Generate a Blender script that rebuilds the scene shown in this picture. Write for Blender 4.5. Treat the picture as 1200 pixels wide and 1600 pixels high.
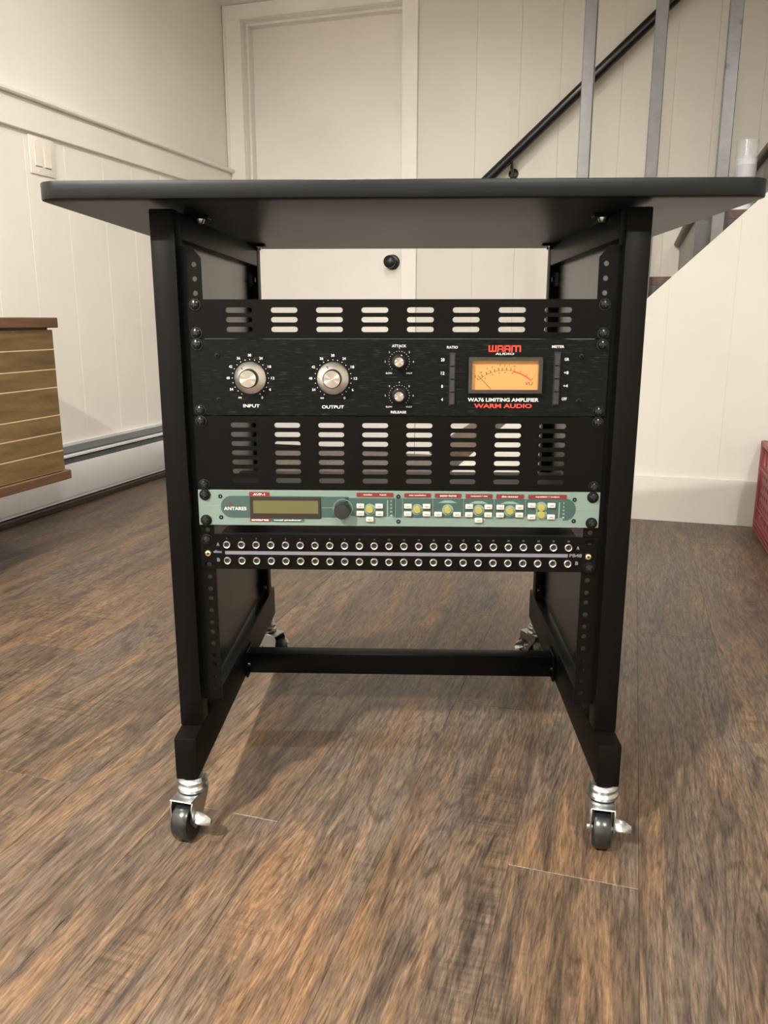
import bpy, bmesh, math, random
from mathutils import Vector, Matrix
R = math.radians
scn = bpy.context.scene
COL = scn.collection
for o in list(bpy.data.objects): bpy.data.objects.remove(o, do_unlink=True)

# ---------------------------------------------------------------- camera
cam = bpy.data.cameras.new('camera'); cam.sensor_fit = 'HORIZONTAL'; cam.sensor_width = 36.0
cam.lens = 1260.0 / 1200.0 * 36.0; cam.clip_start = .02; cam.clip_end = 60
camo = bpy.data.objects.new('camera', cam); COL.objects.link(camo)
camo.location = (0.259, -0.909, 0.645)
camo.rotation_euler = (R(90 - 13.356), 0, R(16.885))
scn.camera = camo
# ---------------------------------------------------------------- world, exposure, lamps
w = bpy.data.worlds.new('world'); scn.world = w; w.use_nodes = True
w.node_tree.nodes['Background'].inputs[0].default_value = (1.0, .93, .82, 1)
w.node_tree.nodes['Background'].inputs[1].default_value = 0.05
vs = scn.view_settings
vs.view_transform = 'Standard'; vs.look = 'None'; vs.gamma = 1.0; vs.use_curve_mapping = False
vs.exposure = 1.02
CEIL = 2.083
LIGHTS = [  # x, y, watts of the recessed ceiling downlights
    (-0.70, -1.80, 138), (1.05, -1.70, 62), (-1.10, -0.35, 24), (-0.60, 1.45, 11), (1.25, 0.10, 5)]
LIGHT_COL = (1.0, .965, .91)
LIGHT_SPREAD = R(180)

# ---------------------------------------------------------------- helpers
def s2l(c):
    return tuple(((v/255)/12.92 if v/255 <= .04045 else ((v/255+.055)/1.055)**2.4) for v in c)

class MB:
    """collects shapes in one bmesh; build() links them as ONE mesh object"""
    def __init__(s): s.bm = bmesh.new(); s.mi = 0
    def _mark(s, fs):
        for f in fs: f.material_index = s.mi
        return s
    def box(s, x0, x1, y0, y1, z0, z1, bev=0, seg=1):
        r = bmesh.ops.create_cube(s.bm, size=1)
        vs_ = r['verts']
        for v in vs_:
            v.co = Vector(((x0+x1)/2 + v.co.x*(x1-x0), (y0+y1)/2 + v.co.y*(y1-y0), (z0+z1)/2 + v.co.z*(z1-z0)))
        fs = list({f for v in vs_ for f in v.link_faces})
        if bev:
            es = list({e for v in vs_ for e in v.link_edges})
            rr = bmesh.ops.bevel(s.bm, geom=es, offset=bev, segments=seg, profile=.5, affect='EDGES')
            fs = list({f for f in rr['faces']} | {f for f in fs if f.is_valid})
        return s._mark(fs)
    def prism(s, pts, a0, a1, axis='y'):
        """polygon pts (u,v) extruded along axis: y -> (u, a, v); x -> (a, u, v); z -> (u, v, a)"""
        m = {'y': lambda u, v, a: (u, a, v), 'x': lambda u, v, a: (a, u, v), 'z': lambda u, v, a: (u, v, a)}[axis]
        A = [s.bm.verts.new(m(u, v, a0)) for u, v in pts]; B = [s.bm.verts.new(m(u, v, a1)) for u, v in pts]
        n = len(pts); fs = [s.bm.faces.new(A), s.bm.faces.new(B[::-1])]
        for i in range(n):
            j = (i+1) % n; fs.append(s.bm.faces.new((A[j], A[i], B[i], B[j])))
        bmesh.ops.recalc_face_normals(s.bm, faces=fs)
        return s._mark(fs)
    def lathe(s, prof, c=(0, 0, 0), d=(0, 0, 1), seg=24, closed=False):
        d = Vector(d).normalized(); c = Vector(c)
        t = Vector((1, 0, 0)) if abs(d.x) < .9 else Vector((0, 1, 0))
        u = (t - d*t.dot(d)).normalized(); v = d.cross(u)
        rings = []
        for r, h in prof:
            if r < 1e-7: rings.append([s.bm.verts.new(c + d*h)])
            else: rings.append([s.bm.verts.new(c + d*h + (u*math.cos(a) + v*math.sin(a))*r) for a in [2*math.pi*k/seg for k in range(seg)]])
        fs = []
        pairs = list(zip(rings[:-1], rings[1:]))
        if closed: pairs.append((rings[-1], rings[0]))
        for A, B in pairs:
            for k in range(seg):
                j = (k+1) % seg
                if len(A) == 1 and len(B) == 1: continue
                if len(A) == 1: fs.append(s.bm.faces.new((A[0], B[k], B[j])))
                elif len(B) == 1: fs.append(s.bm.faces.new((A[k], A[j], B[0])))
                else: fs.append(s.bm.faces.new((A[k], A[j], B[j], B[k])))
        bmesh.ops.recalc_face_normals(s.bm, faces=fs)
        return s._mark(fs)
    def tube(s, pts, r, seg=10):
        pts = [Vector(p) for p in pts]; rings = []
        for i, p in enumerate(pts):
            d = (pts[min(i+1, len(pts)-1)] - pts[max(i-1, 0)]).normalized()
            t = Vector((0, 0, 1)) if abs(d.z) < .9 else Vector((1, 0, 0))
            u = (t - d*t.dot(d)).normalized(); v = d.cross(u)
            rr = r[i] if isinstance(r, (list, tuple)) else r
            rings.append([s.bm.verts.new(p + (u*math.cos(a) + v*math.sin(a))*rr) for a in [2*math.pi*k/seg for k in range(seg)]])
        fs = [s.bm.faces.new(rings[0][::-1]), s.bm.faces.new(rings[-1])]
        for A, B in zip(rings[:-1], rings[1:]):
            for k in range(seg):
                j = (k+1) % seg; fs.append(s.bm.faces.new((A[k], A[j], B[j], B[k])))
        bmesh.ops.recalc_face_normals(s.bm, faces=fs)
        return s._mark(fs)
    def quad(s, a, b, c, d):
        return s._mark([s.bm.faces.new([s.bm.verts.new(p) for p in (a, b, c, d)])])
    def xform(s, M):
        bmesh.ops.transform(s.bm, matrix=M, verts=s.bm.verts); return s
    def mesh(s, name):
        me = bpy.data.meshes.new(name); s.bm.to_mesh(me); s.bm.free(); return me
    def build(s, name, mats, parent=None, loc=(0, 0, 0), smooth=35):
        return link(name, finish(s.mesh(name), mats, smooth), parent, loc)

def finish(me, mats, smooth=35):
    for m in (mats if isinstance(mats, (list, tuple)) else [mats]): me.materials.append(m)
    if smooth:
        for p in me.polygons: p.use_smooth = True
        me.set_sharp_from_angle(angle=R(smooth))
    return me

def link(name, me, parent=None, loc=(0, 0, 0)):
    o = bpy.data.objects.new(name, me); COL.objects.link(o)
    o.location = loc
    if parent is not None: o.parent = parent
    return o

def tag(o, label, cat, group=None):
    o['label'] = label; o['category'] = cat
    if group: o['group'] = group
    return o

def struct(o, label=None):
    o['kind'] = 'structure'
    if label: o['label'] = label
    return o

def empty(name, loc, rz=0):
    o = bpy.data.objects.new(name, None); COL.objects.link(o); o.empty_display_size = .05
    o.location = loc; o.rotation_euler = (0, 0, rz); return o

def thing(name, label, cat, loc=(0, 0, 0), rz=0, group=None):
    return tag(empty(name, loc, rz), label, cat, group)

def copy_tree(o, parent=None):
    c = o.copy(); COL.objects.link(c); c.parent = parent
    for ch in [x for x in bpy.data.objects if x.parent is o]: copy_tree(ch, c)
    return c

def curve_mesh(cu):
    o = bpy.data.objects.new('tmp', cu); COL.objects.link(o)
    dg = bpy.context.evaluated_depsgraph_get(); dg.update()
    me = bpy.data.meshes.new_from_object(o.evaluated_get(dg))
    bpy.data.objects.remove(o); bpy.data.curves.remove(cu)
    return me

ROTX = Matrix.Rotation(R(90), 4, 'X')      # drawing plane (x, y) -> upright (x, z), facing -y
def plate_mesh(outline, holes, y0, t):
    """upright plate in the x-z plane with real holes, from y0 back to y0+t"""
    cu = bpy.data.curves.new('plate', 'CURVE'); cu.dimensions = '2D'; cu.fill_mode = 'BOTH'; cu.extrude = t/2
    for pts in [outline] + holes:
        sp = cu.splines.new('POLY'); sp.points.add(len(pts)-1)
        for p, q in zip(sp.points, pts): p.co = (q[0], q[1], 0, 1)
        sp.use_cyclic_u = True
    me = curve_mesh(cu); me.transform(Matrix.Translation((0, y0+t/2, 0)) @ ROTX); return me

def slot_pts(cx, cz, wd, ht, n=5):
    r = ht/2; out = []
    for k in range(n+1): a = -math.pi/2 + math.pi*k/n; out.append((cx+wd/2-r+r*math.cos(a), cz+r*math.sin(a)))
    for k in range(n+1): a = math.pi/2 + math.pi*k/n; out.append((cx-wd/2+r+r*math.cos(a), cz+r*math.sin(a)))
    return out
def circ_pts(cx, cz, r, n=12): return [(cx+r*math.cos(2*math.pi*k/n), cz+r*math.sin(2*math.pi*k/n)) for k in range(n)]
def rrect(x0, x1, z0, z1, r, n=4):
    out = []
    for cx, cz, a0 in ((x1-r, z0+r, -90), (x1-r, z1-r, 0), (x0+r, z1-r, 90), (x0+r, z0+r, 180)):
        for k in range(n+1): a = R(a0+90*k/n); out.append((cx+r*math.cos(a), cz+r*math.sin(a)))
    return out

def text_mesh(txt, cx, cz, wd=None, ht=None, y=0, ext=.00012, bold=0.0, shear=0, rot=0):
    cu = bpy.data.curves.new('txt', 'FONT'); cu.body = txt; cu.size = 1; cu.extrude = .001
    cu.align_x = 'CENTER'; cu.offset = bold; cu.shear = shear; cu.resolution_u = 3
    me = curve_mesh(cu)
    xs = [v.co.x for v in me.vertices]; ys = [v.co.y for v in me.vertices]
    W, H = max(xs)-min(xs), max(ys)-min(ys)
    sy = ht/H if ht else wd/W
    sx = wd/W if wd else sy
    M = Matrix.Translation((cx, y, cz)) @ Matrix.Rotation(rot, 4, 'Y') @ Matrix.Diagonal((sx, 1, sy, 1)) @ Matrix.Diagonal((1, ext/.001, 1, 1)) @ ROTX @ Matrix.Translation((-(max(xs)+min(xs))/2, -(max(ys)+min(ys))/2, 0))
    me.transform(M); return me
def join_meshes(ms):
    bm = bmesh.new()
    for m in ms: bm.from_mesh(m); bpy.data.meshes.remove(m)
    me = bpy.data.meshes.new('joined'); bm.to_mesh(me); bm.free(); return me

# ---------------------------------------------------------------- materials
def mat(name, col, rough=.5, metal=0, spec=.5, emit=None, es=0, coat=0, trans=0, alpha=1):
    m = bpy.data.materials.new(name); m.use_nodes = True
    b = m.node_tree.nodes['Principled BSDF']
    b.inputs['Base Color'].default_value = (*col, 1); b.inputs['Roughness'].default_value = rough
    b.inputs['Metallic'].default_value = metal; b.inputs['Specular IOR Level'].default_value = spec
    b.inputs['Coat Weight'].default_value = coat
    b.inputs['Transmission Weight'].default_value = trans; b.inputs['Alpha'].default_value = alpha
    if emit: b.inputs['Emission Color'].default_value = (*emit, 1); b.inputs['Emission Strength'].default_value = es
    return m
def nodes(m):
    nt = m.node_tree; return nt, nt.nodes, nt.links, nt.nodes['Principled BSDF']
def coords(m, scale, kind='Object', rnd=0):
    nt, N, L, b = nodes(m)
    tc = N.new('ShaderNodeTexCoord'); mp = N.new('ShaderNodeMapping'); mp.inputs['Scale'].default_value = scale
    L.new(tc.outputs[kind], mp.inputs['Vector'])
    if rnd:
        oi = N.new('ShaderNodeObjectInfo'); vm = N.new('ShaderNodeVectorMath'); vm.operation = 'SCALE'
        cb = N.new('ShaderNodeCombineXYZ')
        for k in range(3):
            mu = N.new('ShaderNodeMath'); mu.operation = 'MULTIPLY'; mu.inputs[1].default_value = (37.1, 91.7, 53.3)[k]*rnd
            L.new(oi.outputs['Random'], mu.inputs[0]); L.new(mu.outputs[0], cb.inputs[k])
        L.new(cb.outputs[0], mp.inputs['Location'])
    return mp
def noise(m, vec, scale=5, detail=4, rough=.5, dist=0):
    nt, N, L, b = nodes(m); n = N.new('ShaderNodeTexNoise')
    n.inputs['Scale'].default_value = scale; n.inputs['Detail'].default_value = detail; n.inputs['Roughness'].default_value = rough; n.inputs['Distortion'].default_value = dist
    L.new(vec.outputs[0], n.inputs['Vector']); return n
def ramp(m, fac, stops):
    nt, N, L, b = nodes(m); r = N.new('ShaderNodeValToRGB'); e = r.color_ramp.elements
    e[0].position, e[0].color = stops[0][0], (*stops[0][1], 1); e[1].position, e[1].color = stops[-1][0], (*stops[-1][1], 1)
    for p, c in stops[1:-1]: q = e.new(p); q.color = (*c, 1)
    L.new(fac, r.inputs[0]); return r
def mix(m, fac, a, b_, mode='MIX'):
    nt, N, L, b = nodes(m); x = N.new('ShaderNodeMix'); x.data_type = 'RGBA'; x.blend_type = mode
    if isinstance(fac, (int, float)): x.inputs[0].default_value = fac
    else: L.new(fac, x.inputs[0])
    for i, v in ((6, a), (7, b_)):
        if isinstance(v, tuple): x.inputs[i].default_value = (*v, 1)
        else: L.new(v, x.inputs[i])
    return x.outputs[2]
def bump(m, h, strength=.2, dist=.001):
    nt, N, L, b = nodes(m); bp = N.new('ShaderNodeBump'); bp.inputs['Strength'].default_value = strength; bp.inputs['Distance'].default_value = dist
    L.new(h, bp.inputs['Height']); L.new(bp.outputs[0], b.inputs['Normal'])

def painted(name, col, rough=.5, var=.03, scale=3, bs=.05):
    m = mat(name, col, rough); mp = coords(m, (1, 1, 1)); n = noise(m, mp, scale, 3)
    r = ramp(m, n.outputs[0], [(.3, tuple(c*(1-var) for c in col)), (.7, tuple(min(1, c*(1+var)) for c in col))])
    nt, N, L, b = nodes(m); L.new(r.outputs[0], b.inputs['Base Color'])
    n2 = noise(m, mp, 260, 2); bump(m, n2.outputs[0], bs, .0006); return m

M_wall = painted('cream_wall_paint', (.80, .765, .70), .55)
M_panel = painted('cream_panelling_paint', (.80, .765, .70), .42)
M_back = painted('beige_panelling_paint', (.68, .645, .575), .45)
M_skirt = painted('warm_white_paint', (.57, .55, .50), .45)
M_trim = painted('trim_white_paint', (.82, .79, .735), .4)
M_door = painted('door_white_paint', (.82, .785, .735), .4)
M_ceil = painted('ceiling_paint', (.84, .82, .77), .8)
M_heat = mat('white_enamel', (.70, .68, .68), .3)
M_darkgap = mat('dark_fin_metal', (.10, .115, .11), .45, .3)
M_switch = mat('white_plastic', (.80, .75, .67), .3)
M_switchslot = mat('switch_gap', (.32, .29, .25), .5)

def powder(name, col, rough=.45, spec=.07):
    m = mat(name, col, rough, 0, spec); mp = coords(m, (1, 1, 1)); n = noise(m, mp, 900, 2); bump(m, n.outputs[0], .12, .0003); return m
M_black = powder('black_powder_coat', (.0032, .0027, .0023), .40)
M_side = powder('dark_side_panel', (.008, .0076, .007), .24, .5)
M_black2 = powder('black_panel_paint', (.0028, .0025, .0021), .38)
M_chassis = mat('black_chassis', (.012, .012, .012), .4, .4)
M_rubber = mat('black_rubber', (.008, .008, .0085), .28)
M_gloss = mat('glossy_black_screw', (.008, .008, .008), .22, .6)
M_hole = mat('hole_dark', (.003, .003, .003), .7)
M_zinc = mat('zinc_plate', (.42, .43, .43), .30, 1)
M_brass = mat('brass_screw', (.72, .60, .38), .3, 1)
M_steel = mat('jack_nickel', (.62, .58, .52), .28, 1)
M_white = mat('white_print', (.46, .45, .43), .5)
M_greyprint = mat('grey_print', (.115, .115, .13), .5)
M_red = mat('red_print', (.50, .03, .012), .5)
M_button = mat('black_button', (.013, .013, .013), .35)
M_hand = mat('handrail_black', (.008, .008, .009), .25)
M_knobblack = mat('black_knob', (.010, .010, .010), .32)

def table_top():
    m = mat('charcoal_laminate', (.04, .042, .044), .40, 0, .16)
    mp = coords(m, (1.5, 30, 60)); n = noise(m, mp, 4, 6, .6)
    r = ramp(m, n.outputs[0], [(.3, (.003, .0032, .0032)), (.55, (.0055, .0058, .0058)), (.75, (.0095, .0097, .0097))])
    nt, N, L, b = nodes(m); L.new(r.outputs[0], b.inputs['Base Color'])
    bump(m, n.outputs[0], .18, .0006); return m
M_top = table_top()
def brushed_black():
    m = mat('brushed_black_aluminium', (.012, .012, .012), .36, 0, .07)
    mp = coords(m, (6, 1, 220)); n = noise(m, mp, 5, 5, .65)
    mp2 = coords(m, (40, 1, 500)); n2 = noise(m, mp2, 1.6, 3, .6)
    r = ramp(m, n2.outputs[0], [(.0, (.0025, .0027, .0025)), (.58, (.004, .0043, .004)), (.70, (.024, .025, .024))])
    nt, N, L, b = nodes(m); L.new(r.outputs[0], b.inputs['Base Color'])
    bump(m, n.outputs[0], .25, .0005); return m
M_brushed = brushed_black()
def spun(name, col, rough=.3):
    m = mat(name, col, rough, 1); nt, N, L, b = nodes(m)
    t = N.new('ShaderNodeTangent'); t.direction_type = 'RADIAL'; t.axis = 'Y'
    L.new(t.outputs[0], b.inputs['Tangent']); b.inputs['Anisotropic'].default_value = .85; return m
M_spun = spun('spun_aluminium', (.92, .88, .81), .46)
M_spun2 = spun('spun_aluminium_cap', (.36, .335, .295), .36)

def wood(name, dark, mid, light, sc=(3, 3, 40), rough=.5, axis_scale=1, rnd=1):
    m = mat(name, mid, rough); mp = coords(m, sc, rnd=rnd)
    n = noise(m, mp, 1.5, 8, .62, .6); mp2 = coords(m, tuple(v*.35 for v in sc), rnd=rnd); n2 = noise(m, mp2, 2.2, 3, .5, 1.2)
    r = ramp(m, n.outputs[0], [(.28, dark), (.5, mid), (.72, light)])
    r2 = ramp(m, n2.outputs[0], [(.3, (.72, .70, .66)), (.65, (1.0, 1.0, 1.0))])
    nt, N, L, b = nodes(m); L.new(mix(m, 1.0, r.outputs[0], r2.outputs[0], 'MULTIPLY'), b.inputs['Base Color'])
    bump(m, n.outputs[0], .12, .0006); return m
M_slat = wood('golden_oak_slats', (.120, .074, .026), (.19, .120, .046), (.24, .158, .066), (40, 3.5, 30))
M_frame = wood('reddish_walnut', (.10, .048, .024), (.15, .076, .039), (.19, .102, .054), (40, 2.5, 40))
M_pale = mat('lit_raw_pine', (.80, .63, .40), .6)  # raw pine with the highlight on the slat edges put into the colour
M_tread = wood('brown_stained_tread', (.045, .020, .009), (.095, .042, .020), (.15, .075, .038), (22, 3, 30), .45)
M_greywood = wood('grey_painted_wood', (.052, .053, .055), (.075, .076, .078), (.095, .095, .096), (25, 25, 3), .42)
M_riser = wood('light_grey_riser', (.20, .19, .17), (.25, .235, .21), (.29, .275, .245), (6, 6, 6), .5)
M_darkshoe = wood('dark_shoe_moulding', (.02, .011, .006), (.035, .02, .011), (.05, .03, .017), (30, 3, 30), .5)

def baluster_mat():
    m = mat('scuffed_grey_paint', (.12, .12, .125), .3, 0, .9); mp = coords(m, (1, 1, 1), rnd=1)
    n = noise(m, mp, 24, 4, .6); r = ramp(m, n.outputs[0], [(.25, (.058, .058, .061)), (.6, (.082, .081, .084)), (.8, (.115, .114, .116))])
    v = N_vor(m, mp, 9)
    r2 = ramp(m, v.outputs['Distance'], [(.06, (.22, .22, .22)), (.10, (1, 1, 1))])
    nt, N, L, b = nodes(m); L.new(mix(m, 1.0, r.outputs[0], r2.outputs[0], 'MULTIPLY'), b.inputs['Base Color'])
    mp2 = coords(m, (6, 6, 90), rnd=1); n2 = noise(m, mp2, 2, 3); bump(m, n2.outputs[0], .25, .001); return m
def N_vor(m, vec, sc):
    nt, N, L, b = nodes(m); v = N.new('ShaderNodeTexVoronoi'); v.inputs['Scale'].default_value = sc; L.new(vec.outputs[0], v.inputs['Vector']); return v
M_bal = baluster_mat()

def floor_mat():
    m = mat('rustic_vinyl_plank', (.2, .13, .08), .4); nt, N, L, b = nodes(m)
    A = coords(m, (24, 2.4, 1), rnd=1); B = coords(m, (300, 30, 1), rnd=1); B2 = coords(m, (150, 10, 1), rnd=1.3); C_ = coords(m, (6.5, 1.5, 1), rnd=1)
    G = coords(m, (5.2, .75, 1), rnd=1.9); n4 = noise(m, G, 1.5, 3, .42, .25)
    def warp(v, k):                              # let the grain follow the ring figure
        cb = N.new('ShaderNodeCombineXYZ'); ma = N.new('ShaderNodeMath'); ma.operation = 'MULTIPLY'; ma.inputs[1].default_value = k
        L.new(n4.outputs[0], ma.inputs[0]); L.new(ma.outputs[0], cb.inputs[0])
        va = N.new('ShaderNodeVectorMath'); va.operation = 'ADD'; L.new(v.outputs[0], va.inputs[0]); L.new(cb.outputs[0], va.inputs[1]); return va
    n1 = noise(m, warp(A, 2.6), 1.5, 7, .64, .7)           # broad figure
    n2 = noise(m, warp(B, 30), 1.3, 4, .65, .2)            # fine pores
    n2b = noise(m, warp(B2, 16), 1.4, 6, .72, .5)          # streaks
    n3 = noise(m, C_, 1.6, 3, .5, .4)           # large patches
    # plain-sawn rings: contour lines of a stretched noise
    mu = N.new('ShaderNodeMath'); mu.operation = 'MULTIPLY'; mu.inputs[1].default_value = 120; L.new(n4.outputs[0], mu.inputs[0])
    sn = N.new('ShaderNodeMath'); sn.operation = 'SINE'; L.new(mu.outputs[0], sn.inputs[0])
    S = coords(m, (4, 120, 1), rnd=1); ns = noise(m, S, 1.0, 3, .6)      # cross saw marks
    base = ramp(m, n1.outputs[0], [(.27, s2l((68, 56, 47))), (.40, s2l((104, 84, 68))), (.52, s2l((131, 105, 82))), (.63, s2l((154, 121, 89))), (.76, s2l((168, 141, 113)))])
    grey = ramp(m, n3.outputs[0], [(.40, (.0, .0, .0)), (.62, (1, 1, 1))])
    c = mix(m, grey.outputs[0], base.outputs[0], mix(m, .6, base.outputs[0], s2l((122, 110, 99))))
    st2 = ramp(m, n2b.outputs[0], [(.33, (.40, .39, .39)), (.45, (.85, .85, .85)), (.58, (1.08, 1.08, 1.07)), (.70, (1.40, 1.37, 1.30))])
    c = mix(m, 1.0, c, st2.outputs[0], 'MULTIPLY')
    fine = ramp(m, n2.outputs[0], [(.36, (.56, .55, .54)), (.50, (.97, .97, .97)), (.66, (1.30, 1.28, 1.24))])
    c = mix(m, 1.0, c, fine.outputs[0], 'MULTIPLY')
    ring = ramp(m, sn.outputs[0], [(.0, (1.03, 1.03, 1.02)), (.55, (.98, .98, .98)), (.95, (.60, .58, .57))])
    ringmask = ramp(m, n3.outputs[0], [(.44, (0, 0, 0)), (.56, (.9, .9, .9))])
    c = mix(m, ringmask.outputs[0], c, mix(m, 1.0, c, ring.outputs[0], 'MULTIPLY'))
    saw = ramp(m, ns.outputs[0], [(.36, (.60, .59, .58)), (.52, (1, 1, 1)), (.74, (1.30, 1.27, 1.2))])
    D = coords(m, (5.5, 1.5, 1), rnd=1.7); n5 = noise(m, D, 1.6, 2, .5)
    sawmask = ramp(m, n5.outputs[0], [(.56, (0, 0, 0)), (.66, (.8, .8, .8))])
    c = mix(m, sawmask.outputs[0], c, mix(m, 1.0, c, saw.outputs[0], 'MULTIPLY'))
    oi = N.new('ShaderNodeObjectInfo'); pr = ramp(m, oi.outputs['Random'], [(0, (.80, .81, .83)), (.5, (.98, .97, .96)), (1, (1.12, 1.06, .99))])
    c = mix(m, 1.0, c, pr.outputs[0], 'MULTIPLY')
    c = mix(m, 1.0, c, (FLOOR_GAIN, FLOOR_GAIN, FLOOR_GAIN), 'MULTIPLY')
    L.new(c, b.inputs['Base Color'])
    rr = ramp(m, n2.outputs[0], [(.3, (.46, .46, .46)), (.7, (.33, .33, .33))]); L.new(rr.outputs[0], b.inputs['Roughness'])
    bump(m, n2b.outputs[0], .22, .0008); return m
FLOOR_GAIN = .53
M_floor = floor_mat()
M_sub = mat('plank_joint', (.035, .026, .02), .8)
M_red_plastic = mat('red_crate_plastic', (.23, .055, .052), .45)

# processor colours
M_sage = painted('sage_green_enamel', (.118, .165, .140), .4, .02, 4, .02)
M_dkgreen = mat('dark_green_print', (.022, .052, .044), .45)
M_midline = mat('green_line_print', (.13, .20, .17), .45)
M_maroon = mat('maroon_print', (.115, .008, .007), .45)
M_cream = mat('cream_key', (.38, .37, .32), .4)
M_yellow = mat('yellow_key', (.22, .20, .05), .4)
M_lcd = mat('lcd_glass', (.075, .073, .027), .16, 0, .5, coat=.5)
M_lcdframe = mat('lcd_frame', (.018, .014, .012), .15)
M_vu = mat('vu_face', (.34, .165, .045), .6, emit=(1.0, .48, .13), es=.06)
M_vuink = mat('vu_ink', (.018, .010, .005), .6)
M_vured = mat('vu_red', (.34, .022, .008), .6)
M_glass = mat('clear_glass', (1, 1, 1), .03, trans=1); M_glass.node_tree.nodes['Principled BSDF'].inputs['IOR'].default_value = 1.45
M_cap = mat('clear_plastic_cap', (.85, .85, .88), .12, alpha=.2)
M_can = mat('white_can', (.72, .71, .73), .3)
M_canlabel = mat('can_label_grey', (.52, .51, .55), .45)
M_lens = mat('light_lens', (.9, .9, .9), .5, emit=LIGHT_COL, es=6)

# ================================================================= ROOM
XL, YB, XR, YF = -1.70, 2.935, 2.6, -3.2      # left wall, back wall, right wall, wall behind the viewer
# floor of planks -------------------------------------------------
fl = struct(MB().box(XL-.05, XR+.05, YF-.05, YB+.2, -.06, -.008).build('floor', M_sub, smooth=0))
PWD, PLN = .152, 1.22
offs = {-4: -.05, -3: .40, -2: -.047, -1: .795, 0: .362, 1: -.045, 2: .79, 3: .359}
pm = {}
def plank(x0, x1, y0, y1):
    k = (round(x1-x0, 3), round(y1-y0, 3))
    if k not in pm:
        b = MB(); g = .0001
        b.box(-(x1-x0)/2+g, (x1-x0)/2-g, -(y1-y0)/2+g, (y1-y0)/2-g, -.007, 0, .0004)
        pm[k] = finish(b.mesh('plank'), M_floor, 0)
    o = link('plank', pm[k], fl, ((x0+x1)/2, (y0+y1)/2, 0))
random.seed(4)
for k in range(-12, 17):
    x0 = .003 + k*PWD; x1 = x0+PWD
    x0 = max(x0, XL); x1 = min(x1, XR)
    if x1-x0 < .02: continue
    y = offs.get(k, random.choice((-.05, .36, .79, .1, .6, -.3))) - PLN*3
    while y < YB:
        a, b_ = max(y, YF), min(y+PLN, YB)
        if b_-a > .02: plank(x0, x1, a, b_)
        y += PLN
# left wall -------------------------------------------------------
wl = struct(MB().box(XL-.1, XL-.008, YF, YB+.2, 0, CEIL+.02).build('wall_left', M_wall, smooth=0))
MB().box(XL-.008, XL-.002, YF, YB, 1.30, CEIL).build('plaster_face', M_wall, wl, smooth=0)
ys = [YF, -2.95, -2.74, -2.54, -2.33, -2.12, -1.93, -1.72, -1.51, -1.31, -1.10, -.9, -.69, -.49, -.28, -.08, .13, .33, .54, .74, .95, 1.13, 1.30, 1.476, 1.677, 1.893, 2.083, 2.29, 2.50, 2.71, YB]
for a, b_ in zip(ys[:-1], ys[1:]):
    MB().box(XL-.008, XL, a+.0001, b_-.0001, 0, 1.30, .0015).build('panel_board', M_panel, wl, smooth=0)
tr = MB(); tr.box(XL-.004, XL+.015, YF, YB-.012, 1.250, 1.346, .002)
trim1 = struct(tr.build('trim_1', M_panel))
cp = MB(); cp.prism([(XL-.004, 1.346), (XL+.030, 1.346), (XL+.034, 1.350), (XL+.034, 1.360), (XL+.028, 1.366), (XL+.012, 1.372), (XL-.004, 1.374)], YF, YB-.012)
cp.build('cap', M_panel, trim1)
# back wall with door opening and stair side ------------------------
DX0, DX1, DZ = -1.609, -.820, 2.018
wb = MB(); wb.box(XL-.1, DX0, YB+.008, YB+.14, 0, CEIL+.02); wb.box(DX1, XR+.05, YB+.008, YB+.14, 0, 3.0); wb.box(DX0, DX1, YB+.008, YB+.14, DZ, CEIL+.02)
wbo = struct(wb.build('wall_back', M_back, smooth=0))
xs = [-.752, -.482, -.289, -.117, .138, .348, .507, .69, .86, 1.08, 1.27, 1.45, 1.66, 1.85, 2.05, 2.24, 2.43, XR]
for a, b_ in zip(xs[:-1], xs[1:]):
    MB().box(a+.0001, b_-.0001, YB, YB+.008, 0, 3.0, .0010).build('panel_board', M_back, wbo, smooth=0)
cs = MB()
cs.box(-1.693, DX0, YB-.014, YB+.008, 0, DZ+.0, .002)
d_left = struct(cs.build('trim_2', M_trim), 'white door casing upright on the wall corner side')
struct(MB().box(DX1, -.747, YB-.014, YB+.008, 0, DZ, .002).build('trim_3', M_trim), 'white door casing upright on the knob side')
struct(MB().box(-1.693, -.747, YB-.014, YB+.008, DZ, CEIL-.001, .002).build('trim_4', M_trim), 'white door casing header under the ceiling')
struct(MB().box(-1.70, -1.685, YB-.020, YB-.004, 0, CEIL, .003).build('trim_5', M_wall), 'narrow corner bead beside the door casing')
dj = MB(); dj.box(DX0-.02, DX0+.0015, YB+.006, YB+.14, 0, DZ); dj.box(DX1-.0015, DX1+.02, YB+.006, YB+.14, 0, DZ); dj.box(DX0, DX1, YB+.006, YB+.14, DZ-.0015, DZ+.02)
dj.box(DX0+.001, DX0+.012, YB+.045, YB+.092, 0, DZ-.001, .001); dj.box(DX1-.012, DX1, YB+.045, YB+.092, 0, DZ-.001, .001); dj.box(DX0+.012, DX1-.012, YB+.045, YB+.092, DZ-.013, DZ-.0012, .001)
door = struct(MB().box(DX0+.0016, DX1-.0016, YB+.0922, YB+.135, .001, DZ-.0016).build('door_1', M_door, smooth=0), 'plain white flush door')
dj.build('door_jamb', M_trim, door, smooth=0)
kx, kz = -.892, .921
kb = MB().lathe([(0, 0), (.036, 0), (.036, .004), (.031, .009), (.014, .011), (.012, .028), (.016, .034), (.027, .041), (.031, .052), (.029, .062), (.020, .069), (.008, .072), (0, .0725)], (kx, YB+.095, kz), (0, -1, 0), 28)
kb.build('door_knob', M_knobblack, door)['label'] = 'round black door knob'
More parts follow.
